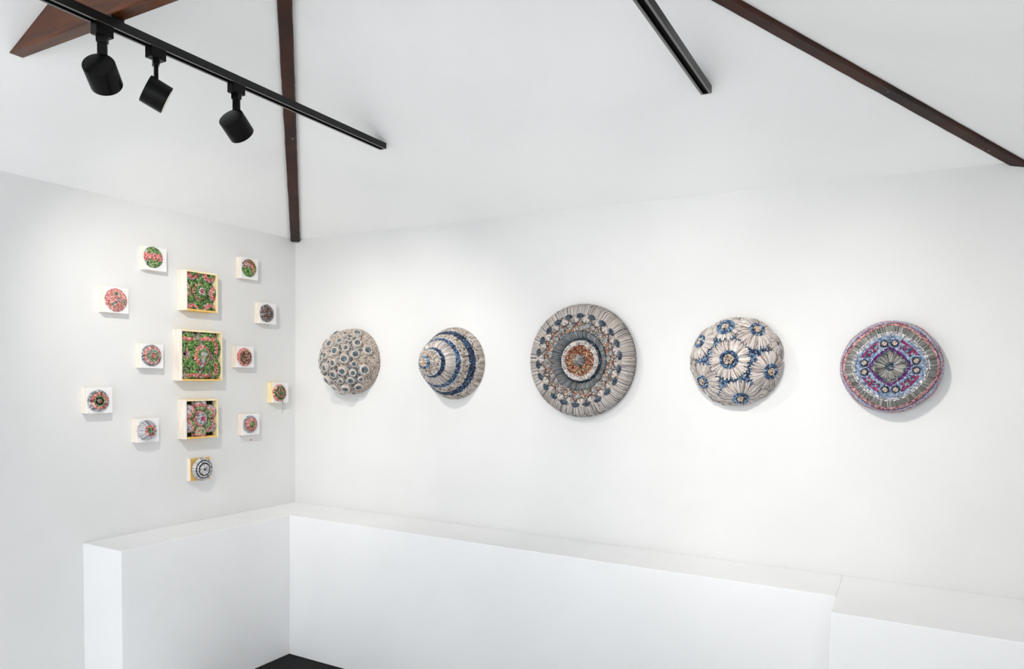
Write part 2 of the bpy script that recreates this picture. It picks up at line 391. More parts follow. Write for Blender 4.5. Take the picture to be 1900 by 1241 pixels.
# ---------------------------------------------------------------- dome of knobs
def dome_knobs():
    root = empty('wall_dome', 'speckled beige hemisphere crowded with round blue-centred knobs, on the wall', 'sculpture', frame((.467,0,1.622), 'back'), 'textured round wall sculptures')
    R, D = .180, .188; E = Ellip(R, D)
    pr = Profile([(R*math.sin(a), D*math.cos(a)) for a in np.linspace(0, math.pi/2, 40)])
    link('shell', pr.shell(.003), MAT['felt'], root)
    p = Pile(.62, .92); pr.band(p, .002, pr.len, .0062, .0062, .0050, [(222,208,196,3),(206,191,178,3),(234,224,213,2),(178,162,150,1.2),(124,110,101,.7)], tilt=.3); p.build('speckled_cover', root)
    kn = [(.082,.1427,.0789,.0249),(.0327,.1414,.1135,.0172),(-.0313,.1424,.1126,.0231),(.0719,.1116,.1291,.0152),(.0299,.1013,.1543,.0199),(.1135,.0892,.1145,.0246),(-.0287,.0861,.1644,.0248),(.0761,.0649,.1584,.0207),(.1541,.0545,.0816,.0266),(.0252,.0473,.1815,.0246),(.1211,.0336,.1367,.0236),(-.0415,.0265,.1828,.0209),(.0781,.0081,.1712,.0263),(.0171,-.0133,.1886,.0217),(.1175,-.0174,.1434,.017),(-.044,-.0381,.1799,.0248),(.1478,-.0446,.0992,.0285),(.0637,-.054,.1686,.0245),(.0041,-.0717,.1744,.0228),(.1064,-.0626,.1389,.0208),(-.1204,-.061,.1267,.0175),(-.0565,-.0991,.1475,.025),(.0836,-.1026,.1296,.0228),(.124,-.0942,.0968,.0181),(-.0011,-.1116,.1495,.0143),(.0347,-.1053,.1501,.0171),(.093,-.1349,.0808,.023),(.0357,-.1417,.1122,.0269),(-.0427,-.1413,.1099,.0213),(-.031,-.1667,.0665,.0215),(.0393,-.1691,.0538,.0175),(-.1119,.0006,.1494,.0194),(-.1082,.0511,.1426,.0174),(-.0883,.0819,.1419,.0174),(-.0864,.1419,.1003,.0175),(-.15,.03,.1,.02),(-.15,-.03,.1,.022),(-.13,.1,.09,.02),(-.11,-.115,.1,.022),(-.085,.01,.17,.018),(-.085,-.06,.165,.016),(-.165,-.075,.06,.018)]
    # shared meshes: four kinds of knob, unit radius
    kinds = []
    for v in range(4):
        hh = (.95, 1.1, .85, 1.0)[v]; ci = (.70, .66, .74, .62)[v]
        q = Pile(.70, .98); rp = Profile([(ci*.9, hh*.72), (ci+.05, hh*.95), ((ci+1)/2, hh*1.02), (.93, hh*.86), (1.0, hh*.5), (.95, .1), (.9, -.25)])
        rp.band(q, 0, rp.len, .15, .13, .10, PALE+BEIGE[:3], tilt=.16)
        c = Pile(); cp = Profile([(0, hh*1.06), (ci*.5, hh*1.02), (ci, hh*.84)]); cp.band(c, 0, cp.len, .18, .19, .16, TEAL, tilt=.35)
        kinds.append((q.to_mesh(), c.to_mesh(), lathe([(.0001,hh*.66),(ci,hh*.62),(ci+.06,hh*.84),((ci+1)/2,hh*.92),(.9,hh*.78),(.92,.3),(.85,-.3)], 20)))
    for i, (x, y, z, k) in enumerate(kn):
        P = E.onto(np.array([[x,y,z]]))[0]; n = E.nrm(P[None])[0]; t, b = basis(n); k *= .95
        m = Matrix.Identity(4)
        for j in range(3): m[j][0], m[j][1], m[j][2], m[j][3] = t[j]*k, b[j]*k, n[j]*k*.92, P[j]
        m = m @ Matrix.Rotation(random.random()*6, 4, 'Z'); km = kinds[i % 4]
        o = link('knob', km[2], MAT['felt'], root, local=m)
        link('knob_collar', km[0], MAT['paper'], o, 'stuff'); link('knob_center', km[1], MAT['paper'], o, 'stuff')
    # small blue nubs in the gaps between knobs
    q = Pile(); pts = []
    kc = np.array([k[:3] for k in kn]); kr = np.array([k[3] for k in kn])
    while len(pts) < 260:
        a = rng.normal(size=3)*np.array([1,1,.8]); a[2] = abs(a[2]); P = E.onto(a[None])[0]
        d = np.linalg.norm(kc-P, axis=1)
        if P[2] > .03 and (d > kr*1.0).all() and np.sort(d-kr)[2] < .020: pts.append(P)
    P = np.array(pts); N = E.nrm(P); q.beads(P+N*.004, norm(rng.normal(size=P.shape)), N, .008, .007, .009, TEAL+[(196,186,178,2)], .3); q.build('gap_nubs', root)
dome_knobs()

# ---------------------------------------------------------------- spired dome with blue bands
def dome_spire():
    root = empty('wall_dome', 'beige spired dome ringed by dark blue bands like a shell, on the wall', 'sculpture', frame((1.141,0,1.613), 'back'), 'textured round wall sculptures')
    pr = Profile([(0,.279),(.012,.277),(.022,.272),(.030,.262),(.040,.247),(.052,.232),(.060,.222),(.067,.208),(.0705,.196),(.073,.190),(.080,.187),(.090,.178),(.103,.160),(.117,.137),(.128,.118),(.140,.094),(.152,.070),(.164,.046),(.176,.024),(.184,.008),(.186,0)])
    link('shell', pr.shell(.003), MAT['felt'], root)
    def b(name, r0, r1, pal, L=.007, W=.007, H=.006, s1=None, **k):
        q = Pile(); a0, a1 = pr.s_at_r(r0), (s1 if s1 else pr.s_at_r(r1)); pr.band(q, a0, a1, L, W, H, pal, **k); q.build(name, root)
    b('tip_beads', .0005, .021, CREAM+[(214,170,150,2)], .006, .006, .006)
    b('blue_band', .021, .031, BLUEL+[(40,52,84,1.5)], .006, .006, .007)
    b('cream_band', .031, .058, CREAM+BEIGE, .0066, .0068, .0075, tilt=.3)
    b('white_band', .058, .064, WHITE, .007, .007, .006)
    b('dark_blue_band', .064, .0725, DARKB+BLUE, .007, .007, .007)
    q = Pile(); pr.fringe(q, pr.s_at_r(.0725), pr.s_at_r(.109), .0044, .0042, PALE+[(128,114,110,.5)], 3, .006, .001, .002); q.build('long_fringe', root)
    b('blue_band', .108, .1220, BLUE+BLUEL[:2], .0072, .0074, .0085, tilt=.35)
    b('white_band', .1220, .125, WHITE, .005, .008, .006)
    b('beige_band', .125, .1450, BEIGE, .0085, .0084, .0075, tilt=.3)
    b('blue_band', .1450, .1615, DARKB+BLUE, .0078, .0078, .0085, tilt=.35)
    b('beige_band', .1615, .172, BEIGE+PALE[:1], .0076, .008, .007, tilt=.3)
    q = Pile(); pr.fringe(q, pr.s_at_r(.170), pr.len, .005, .0030, BEIGE[:4]+[(170,160,140,1)], 2, .003); q.build('edge_fringe', root)
dome_spire()

# ---------------------------------------------------------------- wide flat disc with fringe and blue ovals
def disc_fringe():
    root = empty('wall_disc', 'large flat fringed disc with rust-coloured hub and ring of blue ovals', 'sculpture', frame((1.873,0,1.629), 'back'), 'textured round wall sculptures')
    pr = Profile([(0,.098),(.008,.094),(.020,.068),(.028,.044),(.050,.048),(.072,.050),(.088,.052),(.094,.040),(.098,.020),(.104,.020),(.110,.040),(.122,.056),(.134,.064),(.140,.056),(.155,.058),(.175,.062),(.200,.066),(.222,.068),(.240,.062),(.252,.050),(.259,.034),(.260,.016),(.256,.004)])
    link('shell', pr.shell(.0035), MAT['darkfelt'], root)
    R = pr.s_at_r
    def b(name, a0, a1, pal, L=.0065, W=.0065, H=.006, **k):
        q = Pile(); pr.band(q, a0, a1, L, W, H, pal, **k); q.build(name, root)
    q = Pile(); pr.fringe(q, .001, R(.026), .0042, .0022, GREYT+PALEG, 2, .002); q.build('hub_cone', root)
    b('rust_beads', R(.028), R(.073), ORANGE, .0062, .0062, .0065, tilt=.3)
    b('white_beads', R(.073), R(.092), PALE+WHITE[:1], .0066, .0070, .0065)
    b('teal_trench', R(.093), R(.1075), TEAL+DARKB[:2], .007, .0066, .006)
    q = Pile(); pr.fringe(q, R(.1075), R(.135), .0036, .0032, GREYT+GREYS, 3, .002, .001); q.build('inner_fringe', root)
    b('dark_edging', R(.135), R(.138), BLACK+TEAL[:2], .004, .006, .004)
    b('mixed_beads', R(.139), R(.181), MIXED, .0062, .0062, .007, tilt=.35)
    b('beige_beads', R(.180), R(.217), BEIGE, .0068, .0068, .005)
    # small pale curls scattered over the mixed beads
    curl = Pile(); cpf = Profile([(0,.004),(.004,.007),(.0075,.006),(.0085,.001)])
    cpf.band(curl, .001, cpf.len, .0035, .0042, .003, [(222,218,214,4),(200,206,208,2),(160,172,176,1)]); cm = curl.to_mesh()
    n = 22; fan = []
    for v in range(2):
        f = Pile(); P3 = []; N3 = []
        for k in range(15):
            a = math.radians(-62+124*k/14); o = np.array([0, .017, 0]); t = o+np.array([math.sin(a)*.026, -math.cos(a)*.031, 0])
            P3.append([o+(0,0,.002), (o+t)/2+(0,0,.006), t+np.array([0,0,.001])]); N3.append([(0,0,1)]*3)
        f.strands(np.array(P3, float), np.array(N3, float), .0038, .003, PALEG+BEIGE[:1]); fan.append(f.to_mesh())
    edge = Pile(); aa = np.radians(np.linspace(-64, 64, 15)); P = np.stack([np.sin(aa)*.0275, .017-np.cos(aa)*.0325, 0*aa+.002], 1)
    edge.beads(P+np.array((0,0,.003)), np.stack([np.cos(aa), np.sin(aa), 0*aa], 1), np.tile((0,0,1.), (15,1)), .006, .0024, .003, BLACK+DARKB[:1], .05); em = edge.to_mesh()
    ov = []
    for v in range(3):
        q = Pile(); E = Ellip(.0172, .008, .0088)
        for rr, m in ((.15,3),(.42,9),(.7,15),(.93,20)):
            a = np.arange(m)*2*np.pi/m+rng.uniform(0, 6); P = np.stack([.0172*rr*np.cos(a), .0088*rr*np.sin(a), .008*np.sqrt(1-rr*rr)+0*a], 1)
            q.beads(P, np.tile((0,1.,0), (m,1)), E.nrm(P), .006, .0034, .004, DARKB+TEAL[:2], .2)
        V, F = [], []; ov.append(q.to_mesh())
    core = Ellip(.0175, .007, .009); om = lathe([(.0001,1),(.5,.87),(.8,.6),(1,0)], 16)
    for k in range(n):
        a = 2*math.pi*(k+.35)/n
        for rr, w in ((.189, 'f'), (.208, 'o')):
            aa = a if w == 'o' else a+math.pi/n
            P, T, N = pr.at(np.array([R(rr)]), np.array([aa])); P, T, N = P[0], T[0], N[0]; B = np.cross(N, T)
            m = Matrix.Identity(4)
            for j in range(3): m[j][0], m[j][1], m[j][2], m[j][3] = -B[j], T[j], N[j], P[j]+N[j]*(.001 if w == 'f' else .002)
            if w == 'f':
                o = link('scallop_fan', fan[k % 2], MAT['paper'], root, local=m); link('fan_edge', em, MAT['paper'], o, 'stuff')
            else:
                m = m @ Matrix.Rotation(rng.normal(0, .08), 4, 'Z')
                o = link('blue_oval', om, MAT['bluefelt'], root, local=m @ Matrix.Diagonal((.0165,.0082,.006,1)))
                link('oval_stitching', ov[k % 3], MAT['paper'], o, 'stuff', local=Matrix.Diagonal((1/.0165,1/.0082,1/.006,1)))
    for k in range(24):
        a = 2*math.pi*(k+rng.uniform(-.3,.3))/24; P, T, N = pr.at(np.array([R(rng.choice((.150,.158,.166)))]), np.array([a])); P, N, T = P[0], N[0], T[0]; B = np.cross(N, T)
        m = Matrix.Identity(4)
        for j in range(3): m[j][0], m[j][1], m[j][2], m[j][3] = -B[j], T[j], N[j], P[j]+N[j]*.003
        link('paper_curl', cm, MAT['paper'], root, 'stuff', local=m)
    q = Pile(); pr.fringe(q, R(.214), R(.2585)+.010, .0036, .0040, PALEG+BEIGE[:2]+[(110,102,100,1)], 3, .006, .002, .002); q.build('outer_fringe', root)
    q = Pile(); pr.fringe(q, R(.2585), pr.len, .0046, .0030, [(110,106,104,3),(80,76,76,3),(140,134,130,2),(52,50,52,2)], 3, .003); q.build('edge_fringe', root)
disc_fringe()

# ---------------------------------------------------------------- dome of pale flowers
def dome_flowers():
    root = empty('wall_dome', 'pale dome covered with shaggy strand flowers, blue rings around beige centres', 'sculpture', frame((2.577,0,1.631), 'back'), 'textured round wall sculptures')
    R, D = .180, .137; E = Ellip(R, D)
    pr = Profile([(R*math.sin(a), D*math.cos(a)) for a in np.linspace(0, math.pi/2, 40)])
    link('shell', pr.shell(.003), MAT['bluefelt'], root)
    p = Pile(); pr.band(p, .002, pr.s_at_r(.150), .0068, .0068, .007, BLUE+BLUEL, tilt=.35); p.build('blue_ground', root)
    p = Pile(); pr.fringe(p, pr.s_at_r(.140), pr.len, .0055, .004, PALE+BEIGE, 3, .01, .001); p.build('base_fringe', root)
    fl = [((-.135,.0794,.0782),.078,.026),((-.1162,-.0902,.0887),.080,.026),((.0383,-.1558,.0733),.086,.029),((.0945,.1243,.0789),.086,.028),((.1515,-.044,.0768),.084,.029),((-.027,.1363,.0964),.060,.033),((0,.0024,.145),.085,.034),((-.178,-.01,.04),.050,.012),((-.06,-.170,.03),.05,.010),((.140,-.125,.02),.05,.010),((.170,.07,.03),.05,.010)]
    for i, (c, RF, rb) in enumerate(fl):
        c = E.onto(np.array([c]))[0]; n = E.nrm(c[None])[0]; t, b = basis(n); up = .003+.0035*(i/6.0 if i < 7 else .2)
        def loc(rho, phi, lift):
            Q = E.onto(c+(np.cos(phi)[:,None]*t+np.sin(phi)[:,None]*b)*rho[:,None]); N = E.nrm(Q); return Q+N*lift, N
        # dished base under the strands
        m = 24; V = [tuple(c+n*(up-.002))]; F = []
        for j in range(1, 4):
            ph = np.arange(m)*2*np.pi/m; Q, N = loc(np.full(m, RF*.86*j/3), ph, up-.0025-.001*j); V += [tuple(v) for v in Q]
        F += [(0, 1+k, 1+(k+1) % m) for k in range(m)]+[(1+j*m+k, 1+(j+1)*m+k, 1+(j+1)*m+(k+1) % m, 1+j*m+(k+1) % m) for j in range(2) for k in range(m)]
        big = i < 7
        fo = link('flower', fix_normals(mesh(V, F, True)), MAT['felt'], root)
        q = Pile()
        for lay in range(4):
            k = int(2*np.pi*RF*.6/.0052); ph = np.arange(k)*2*np.pi/k+rng.uniform(0, 6)+rng.normal(0, .03, k); r0 = np.full(k, rb*.95); r1 = RF*rng.uniform(.82, 1.08, k); dp = rng.normal(0, .07, k)
            st, nn = [], []
            for f in (0, .5, 1):
                Q, N = loc(r0*(1-f)+r1*f, ph+dp*(f-.5), up+.0016*lay*(1-.4*f)+.005*math.sin(math.pi*f*.8)); Q[:,2] = np.maximum(Q[:,2], .004); st.append(Q); nn.append(N)
            q.strands(np.stack(st, 1), np.stack(nn, 1), .0050, .0030, PALE+[(226,216,206,2),(164,148,142,.8)])
        q.build('petal_strands', fo)
        if not big: continue
        q = Pile(); ringbig = 3 if i == 5 else 2
        for j in range(ringbig):
            rr = rb-.001-j*.0058; k = int(2*np.pi*rr/.006); ph = np.arange(k)*2*np.pi/k+rng.uniform(0, 6); Q, N = loc(np.full(k, rr), ph, up+.008)
            q.beads(Q, norm(Q-c), N, .0068, .0058, .009, BLUEL+BLUE[:2], .2)
        q.build('blue_ring', fo)
        q = Pile()
        for rr, k in ((.001,1),(.006,6),(.0115,12),(.017,18),(.0225,23)):
            if rr > rb-(.013 if ringbig == 2 else .019): continue
            ph = np.arange(k)*2*np.pi/k+rng.uniform(0, 6); Q, N = loc(np.full(k, rr), ph, up+.009); q.beads(Q, norm(Q-c+1e-5), N, .0056, .0056, .008, CREAM+[(214,188,172,2),(96,74,62,1.2)], .3)
        q.build('flower_center', fo)
dome_flowers()

# ---------------------------------------------------------------- purple and blue patterned dome
def dome_purple():
    root = empty('wall_dome', 'light blue and grey patterned dome with a purple rounded diamond in the middle', 'sculpture', frame((3.158,0,1.609), 'back'), 'textured round wall sculptures')
    lob = lambda th, r: 1+.035*np.cos(4*th)*np.clip((r-.04)/.06, 0, 1)*np.clip((.175-r)/.03, 0, 1)
    pr = Profile([(0,.125),(.02,.1245),(.05,.122),(.08,.118),(.105,.113),(.125,.109),(.138,.104),(.150,.095),(.160,.080),(.167,.058),(.172,.030),(.171,0)], lob)
    link('shell', pr.shell(.003), MAT['felt'], root)
    R = pr.s_at_r
    q = Pile(); pr.band(q, .001, R(.017), .0055, .0055, .006, TEAL+DARKB[:2], tilt=.3); q.build('center_beads', root)
    q = Pile(); pr.fringe(q, R(.016), R(.047), .0040, .0026, GREYS+[(196,190,184,1.5)], 3, .003, .001); q.build('center_fringe', root)
    # beads between centre and fringe, sorted by the drawn pattern
    circ = []
    for a0 in (90, 0, -90, 180):
        for d in (-11.5, 11.5):
            circ.append((.086*math.cos(math.radians(a0+d+3)), .086*math.sin(math.radians(a0+d+3))))
    circ = np.array(circ)
    def zone(p):
        x, y = p[0], p[1]; ca, sa = math.cos(.06), math.sin(.06); x, y = x*ca+y*sa, -x*sa+y*ca
        r = math.hypot(x, y); th = math.atan2(y, x)
        dm = (abs(x)**1.25+abs(y)**1.25)**(1/1.25)
        dc = np.min(np.hypot(circ[:,0]-p[0], circ[:,1]-p[1]))
        if dc < .0135: return 'none'
        if dm < .064: return 'small'
        if dm < .073: return 'purple'
        if dm < .080: return 'lblue'
        if dc < .0215: return 'lblue'
        off = abs((math.degrees(th)+360) % 90-45)
        if off < 24 and r > .093: return 'magenta'
        if off < 29 and r > .070:
            return 'magenta' if (math.sin(r*900)+math.sin(th*23)) > .25 else ('teal' if math.sin(th*31+r*400) > -.2 else 'lblue')
        return 'lblue'
    names = dict(small=('diamond_fill_beads', TEAL+[(180,150,130,2)]), purple=('purple_diamond_band', PURPLE), lblue=('light_blue_beads', LBLUE), magenta=('magenta_beads', MAGENTA), teal=('teal_beads', TEAL+DARKB[:1]))
    piles = {k: Pile() for k in names}; s0, s1 = R(.047), R(.103); k = round((s1-s0)/.0052)
    for i in range(k):
        ss = s0+(i+.5)*(s1-s0)/k; r = float(np.interp(ss, pr.s, pr.q[:,0])); n = int(2*np.pi*r/.0056); th = np.arange(n)*2*np.pi/n+rng.uniform(0, 6)
        P, T, N = pr.at(np.full(n, ss), th); z = np.array([zone(p) for p in P])
        for key in names:
            m = z == key
            if m.any(): piles[key].beads(P[m], T[m], N[m], .0054, .0056, .006, names[key][1], .2)
    for key, q in piles.items(): q.build(names[key][0], root)
    ringm = Pile(); cp = Profile([(0,.004),(.004,.0055),(.0072,.0048)]); cp.band(ringm, .0005, cp.len, .0036, .0042, .0035, CREAM+[(196,150,150,2),(150,100,110,1)]); fm = ringm.to_mesh()
    rim = Pile(); cp = Profile([(.0078,.0045),(.0095,.0052),(.0112,.003)]); cp.band(rim, 0, cp.len, .0036, .0034, .003, DARKB+[(120,104,110,2)]); rm = rim.to_mesh()
    base = lathe([(.0001,.003),(.009,.002),(.0115,-.002)], 18)
    for x, y in circ:
        th = math.atan2(y, x); P, T, N = pr.at(np.array([R(math.hypot(x, y)/float(lob(th, .086)))]), np.array([th])); P, N, T = P[0], N[0], T[0]; B = np.cross(N, T)
        m = Matrix.Identity(4)
        for j in range(3): m[j][0], m[j][1], m[j][2], m[j][3] = -B[j], T[j], N[j], P[j]+N[j]*.001
        o = link('small_rosette', base, MAT['felt'], root, local=m @ Matrix.Scale(1.18, 4)); link('rosette_center', fm, MAT['paper'], o, 'stuff'); link('rosette_rim', rm, MAT['paper'], o, 'stuff')
    def b(name, r0, r1, pal, L=.0055, W=.0058, H=.006, s1=None, **k):
        q = Pile(); pr.band(q, R(r0), s1 or R(r1), L, W, H, pal, **k); q.build(name, root)
    b('pale_blue_band', .103, .113, LBLUE, .005)
    b('white_band', .113, .120, WHITE+GREYL[:2], .0055)
    q = Pile(); pr.fringe(q, R(.119), R(.145), .0040, .0030, GREYS, 3, .004, .0015); q.build('grey_fringe', root)
    b('white_flecks', .1205, .125, WHITE, .005, .014, .008)
    b('salmon_line', .145, .149, SALMON, .005, .0058, .007); b('pale_line', .149, .1515, PINKP, .004, .006, .0065); b('salmon_line', .1515, .155, SALMON, .005, .0058, .007)
    b('purple_line', .155, .159, [(110,90,140,2),(130,70,110,2),(150,130,170,1)], .005, .0058, .0065)
    q = Pile()
    out = [(176,188,208,3),(196,202,212,3),(186,180,178,2),(206,150,150,1.3),(150,120,150,.6)]
    wave = lambda p: (200,120,124) if abs((math.hypot(p[0],p[1])-.1665)-.004*math.sin(8*math.atan2(p[1],p[0]))) < .0016 else random.choice(((176,190,212),(194,204,220),(190,188,188),(206,208,212),(150,164,190)))
    n = round((pr.len-R(.159))/.0055); s0 = R(.159)
    for i in range(n): pr.ring(q, s0+(i+.5)*(pr.len-s0)/n, .0054, .0058, .006, None, colfn=wave)
    q.build('outer_beads', root)
dome_purple()

# ---------------------------------------------------------------- little discs mounted on square blocks
def block_piece(y, z, w, d, cy, cz, R, label, rings, front='white', side='cream', hgt=.020, name='block_mounted_disc', centre_h=None, group='small discs on square blocks', extra=None, prof=None):
    """rings: list of (r0, r1, palette, kind) from the middle outwards"""
    root = empty(name, label, 'wall art', frame((0, y, z), 'left'), group)
    h = w/2
    box('mount_block', (-h, h, -h, h, 0, d-.002), MAT[side], root, .001)
    box('block_face', (-h+.0002, h-.0002, -h+.0002, h-.0002, d-.002, d), MAT[front], root)
    pr = Profile(prof or [(0, hgt), (R*.3, hgt*.97), (R*.6, hgt*.82), (R*.85, hgt*.5), (R, hgt*.12), (R, 0)])
    loc = Matrix.Translation((cy-y, cz-z, d))
    ds = link('disc', pr.shell(.0025, 40, 24), MAT['felt'], root, local=loc)
    for i, rg in enumerate(rings):
        r0, r1, pal, kind = rg[:4]; q = Pile(); s0 = pr.s_at_r(r0*R) if r0 > 0 else .0005; s1 = pr.s_at_r(r1*R) if (r1 < 1 or prof) else pr.len
        if kind == 'fringe': pr.fringe(q, s0, s1, .0046, .003, pal, 2, .003, .0005)
        elif kind == 'fn':
            pr.band(q, s0, s1, .0052, .0054, .0058, None, tilt=.3, colfn=pal)
        elif kind == 'big': pr.band(q, s0, s1, (s1-s0), .0072, .006, pal, tilt=.2, lift=.0005)
        else: pr.band(q, s0, s1, .0052, .0056, .0055, pal, tilt=.25)
        q.build('paper_ring', ds)
    if extra: extra(root, loc)
    return root
ch = lambda pal: tuple(random.choices([p[:3] for p in pal], [p[3] for p in pal])[0])
def f1(p):
    if -.014+.004*math.sin(p[0]*200) < p[1] < .016: return ch(PINK)
    return ch(GREYL) if p[0] < -.034 else ch(GREEN+GREENP)
def f2(p):
    r = math.hypot(p[0], p[1]); a = math.atan2(p[1], p[0])
    if r < .008: return ch(GREYT)
    if r < .016: return ch(PINK)
    k = abs(math.sin(1.5*a+.4))
    if r < .033 and k < .38: return ch(GREENP+GREYT)
    if .033 < r < .036: return ch(GREENP)
    return ch(PINKP+PINK[:1])
def f6(p):
    if abs(p[0]*.75+p[1]*.65-.006) < .007 and p[0] > -.004: return ch(PINK)
    if p[1] > .002 and p[0] < -.004: return ch(PINKP+GREYL+BROWN)
    if p[1] > .006: return ch(GOLD)
    return ch(GREEN)
def f8(p):
    r = math.hypot(p[0], p[1]); a = math.atan2(p[1], p[0])
    if r > .037: return ch(PINKP+PINK[:2])
    sp = math.sin(a+r*480)
    return ch(BLACK+BROWN[3:]) if sp > .72 else ch(GOLD+BROWN+PINKP[:1])
W, DP = .116, .041
block_piece(-.932, 2.086, W*.96, DP, -.949, 2.091, .046, 'white block with green disc crossed by a broad pink band', [(0,1,f1,'fn')])
block_piece(-1.131, 1.870, W, DP, -1.135, 1.870, .049, 'white block with coral pink disc split by pale grey-green three-armed lines', [(0,1,f2,'fn')])
block_piece(-.956, 1.621, W, DP, -.962, 1.624, .048, 'white block with pink-rimmed disc, pale green ring and pink centre', [(0,.26,PINK,''),(.26,.64,GREENP+GREYL[:2],''),(.64,.9,PINKP+PINK[:2],'big'),(.9,1,GREYL,'')])
block_piece(-1.214, 1.414, W, DP, -1.223, 1.412, .046, 'white block with grey-edged disc, pink ring and dark green hollow', [(0,.22,MIXED,''),(.22,.44,[(50,64,42,3),(38,46,34,3),(110,130,90,1)],''),(.44,.56,GREENP,''),(.56,.82,PINK,'big'),(.82,1,GREYL,'big')], prof=[(0,.014),(.008,.013),(.014,.008),(.022,.015),(.032,.015),(.041,.009),(.046,.002),(.046,0)])
block_piece(-.981, 1.266, W*.98, DP, -.991, 1.266, .046, 'white block with white-fringed button dome, pink ring, green centre', [(0,.34,GREEN+GREYT[:2],''),(.34,.56,PINK,'big'),(.56,1,WHITE+GREYL,'fringe')], hgt=.034)
block_piece(-.373, 2.117, W, DP, -.382, 2.119, .045, 'white block with disc patched in green, ochre, lilac and red streak', [(0,1,f6,'fn')])
block_piece(-.248, 1.883, W, .045, -.262, 1.883, .046, 'white block with plain grey-brown disc and pale blue middle', [(0,.2,GREYT,''),(.2,.6,BROWN,''),(.6,1,BROWN[:3]+GREYL[:2],'')])
block_piece(-.404, 1.634, W, DP, -.414, 1.633, .046, 'white block with tan disc, dark spiral and dusty pink rim', [(0,1,f8,'fn')])
def tube(pts, r, n=6):
    V = []; F = []
    for i, p in enumerate(pts):
        t = norm(np.array(pts[min(i+1, len(pts)-1)])-np.array(pts[max(i-1, 0)])); a, b2 = basis(t)
        for k in range(n): V.append(np.array(p)+r*(math.cos(2*math.pi*k/n)*a+math.sin(2*math.pi*k/n)*b2))
    for i in range(len(pts)-1):
        for k in range(n): F.append((i*n+k, i*n+(k+1) % n, (i+1)*n+(k+1) % n, (i+1)*n+k))
    return fix_normals(mesh(V, F, True))
def threads(root, loc):
    for k in range(3):
        pts = []
        for i in range(16):
            t = i/15; pts.append((.016+.004*math.sin(t*5+k*2)+.004*(k-1)*t+(.006 if k == 2 else 0)*t*t, -.040-t*(.085-.014*k), .006+.010*math.sin(t*2.4)+.004*k))
        link('loose_thread', tube(pts, .0008), MAT['thread'], root, local=loc)
block_piece(-.155, 1.436, W, .045, -.170, 1.435, .046, 'block beside the room corner with green-centred disc and loose hanging threads', [(0,.34,GREEN,''),(.34,.56,PINKP+PINK[3:4]+MAGENTA[:1],''),(.56,.82,GREEN+[(40,54,36,3)],''),(.82,1,PINKP+PINK[:1],'big')], side='pale', extra=threads)
block_piece(-.364, 1.262, W, .038, -.373, 1.263, .045, 'white block with small green-centred disc and pink fringe, above the red dot', [(0,.38,GREEN+GREENP[:2],''),(.38,.86,PINKP+PINK[:1],'fringe'),(.86,1,GREYL,'')])
block_piece(-.683, 1.047, W, .028, -.686, 1.048, .058, 'yellow wood block with black and white ringed disc, lowest of the group', [(0,.14,GREYT+BLACK,''),(.14,.50,WHITE,'fringe'),(.50,.58,BLACK,''),(.58,.72,WHITE,'big'),(.72,.80,BLACK,''),(.80,1,WHITE+GREYL[:1],'fringe')], front='yellow', side='cream', prof=[(0,.040),(.018,.039),(.035,.035),(.050,.028),(.058,.020),(.058,.016),(.034,.014),(.034,0)])
dot = link('red_dot_sticker', lathe([(.0001,.0008),(.0036,.0008),(.0042,.0002),(.0042,0)], 20), MAT['red']); dot.matrix_world = frame((0,-.331,1.171), 'left')
tag(dot, 'tiny red dot sticker on wall below the green-centred pink disc', 'sticker')

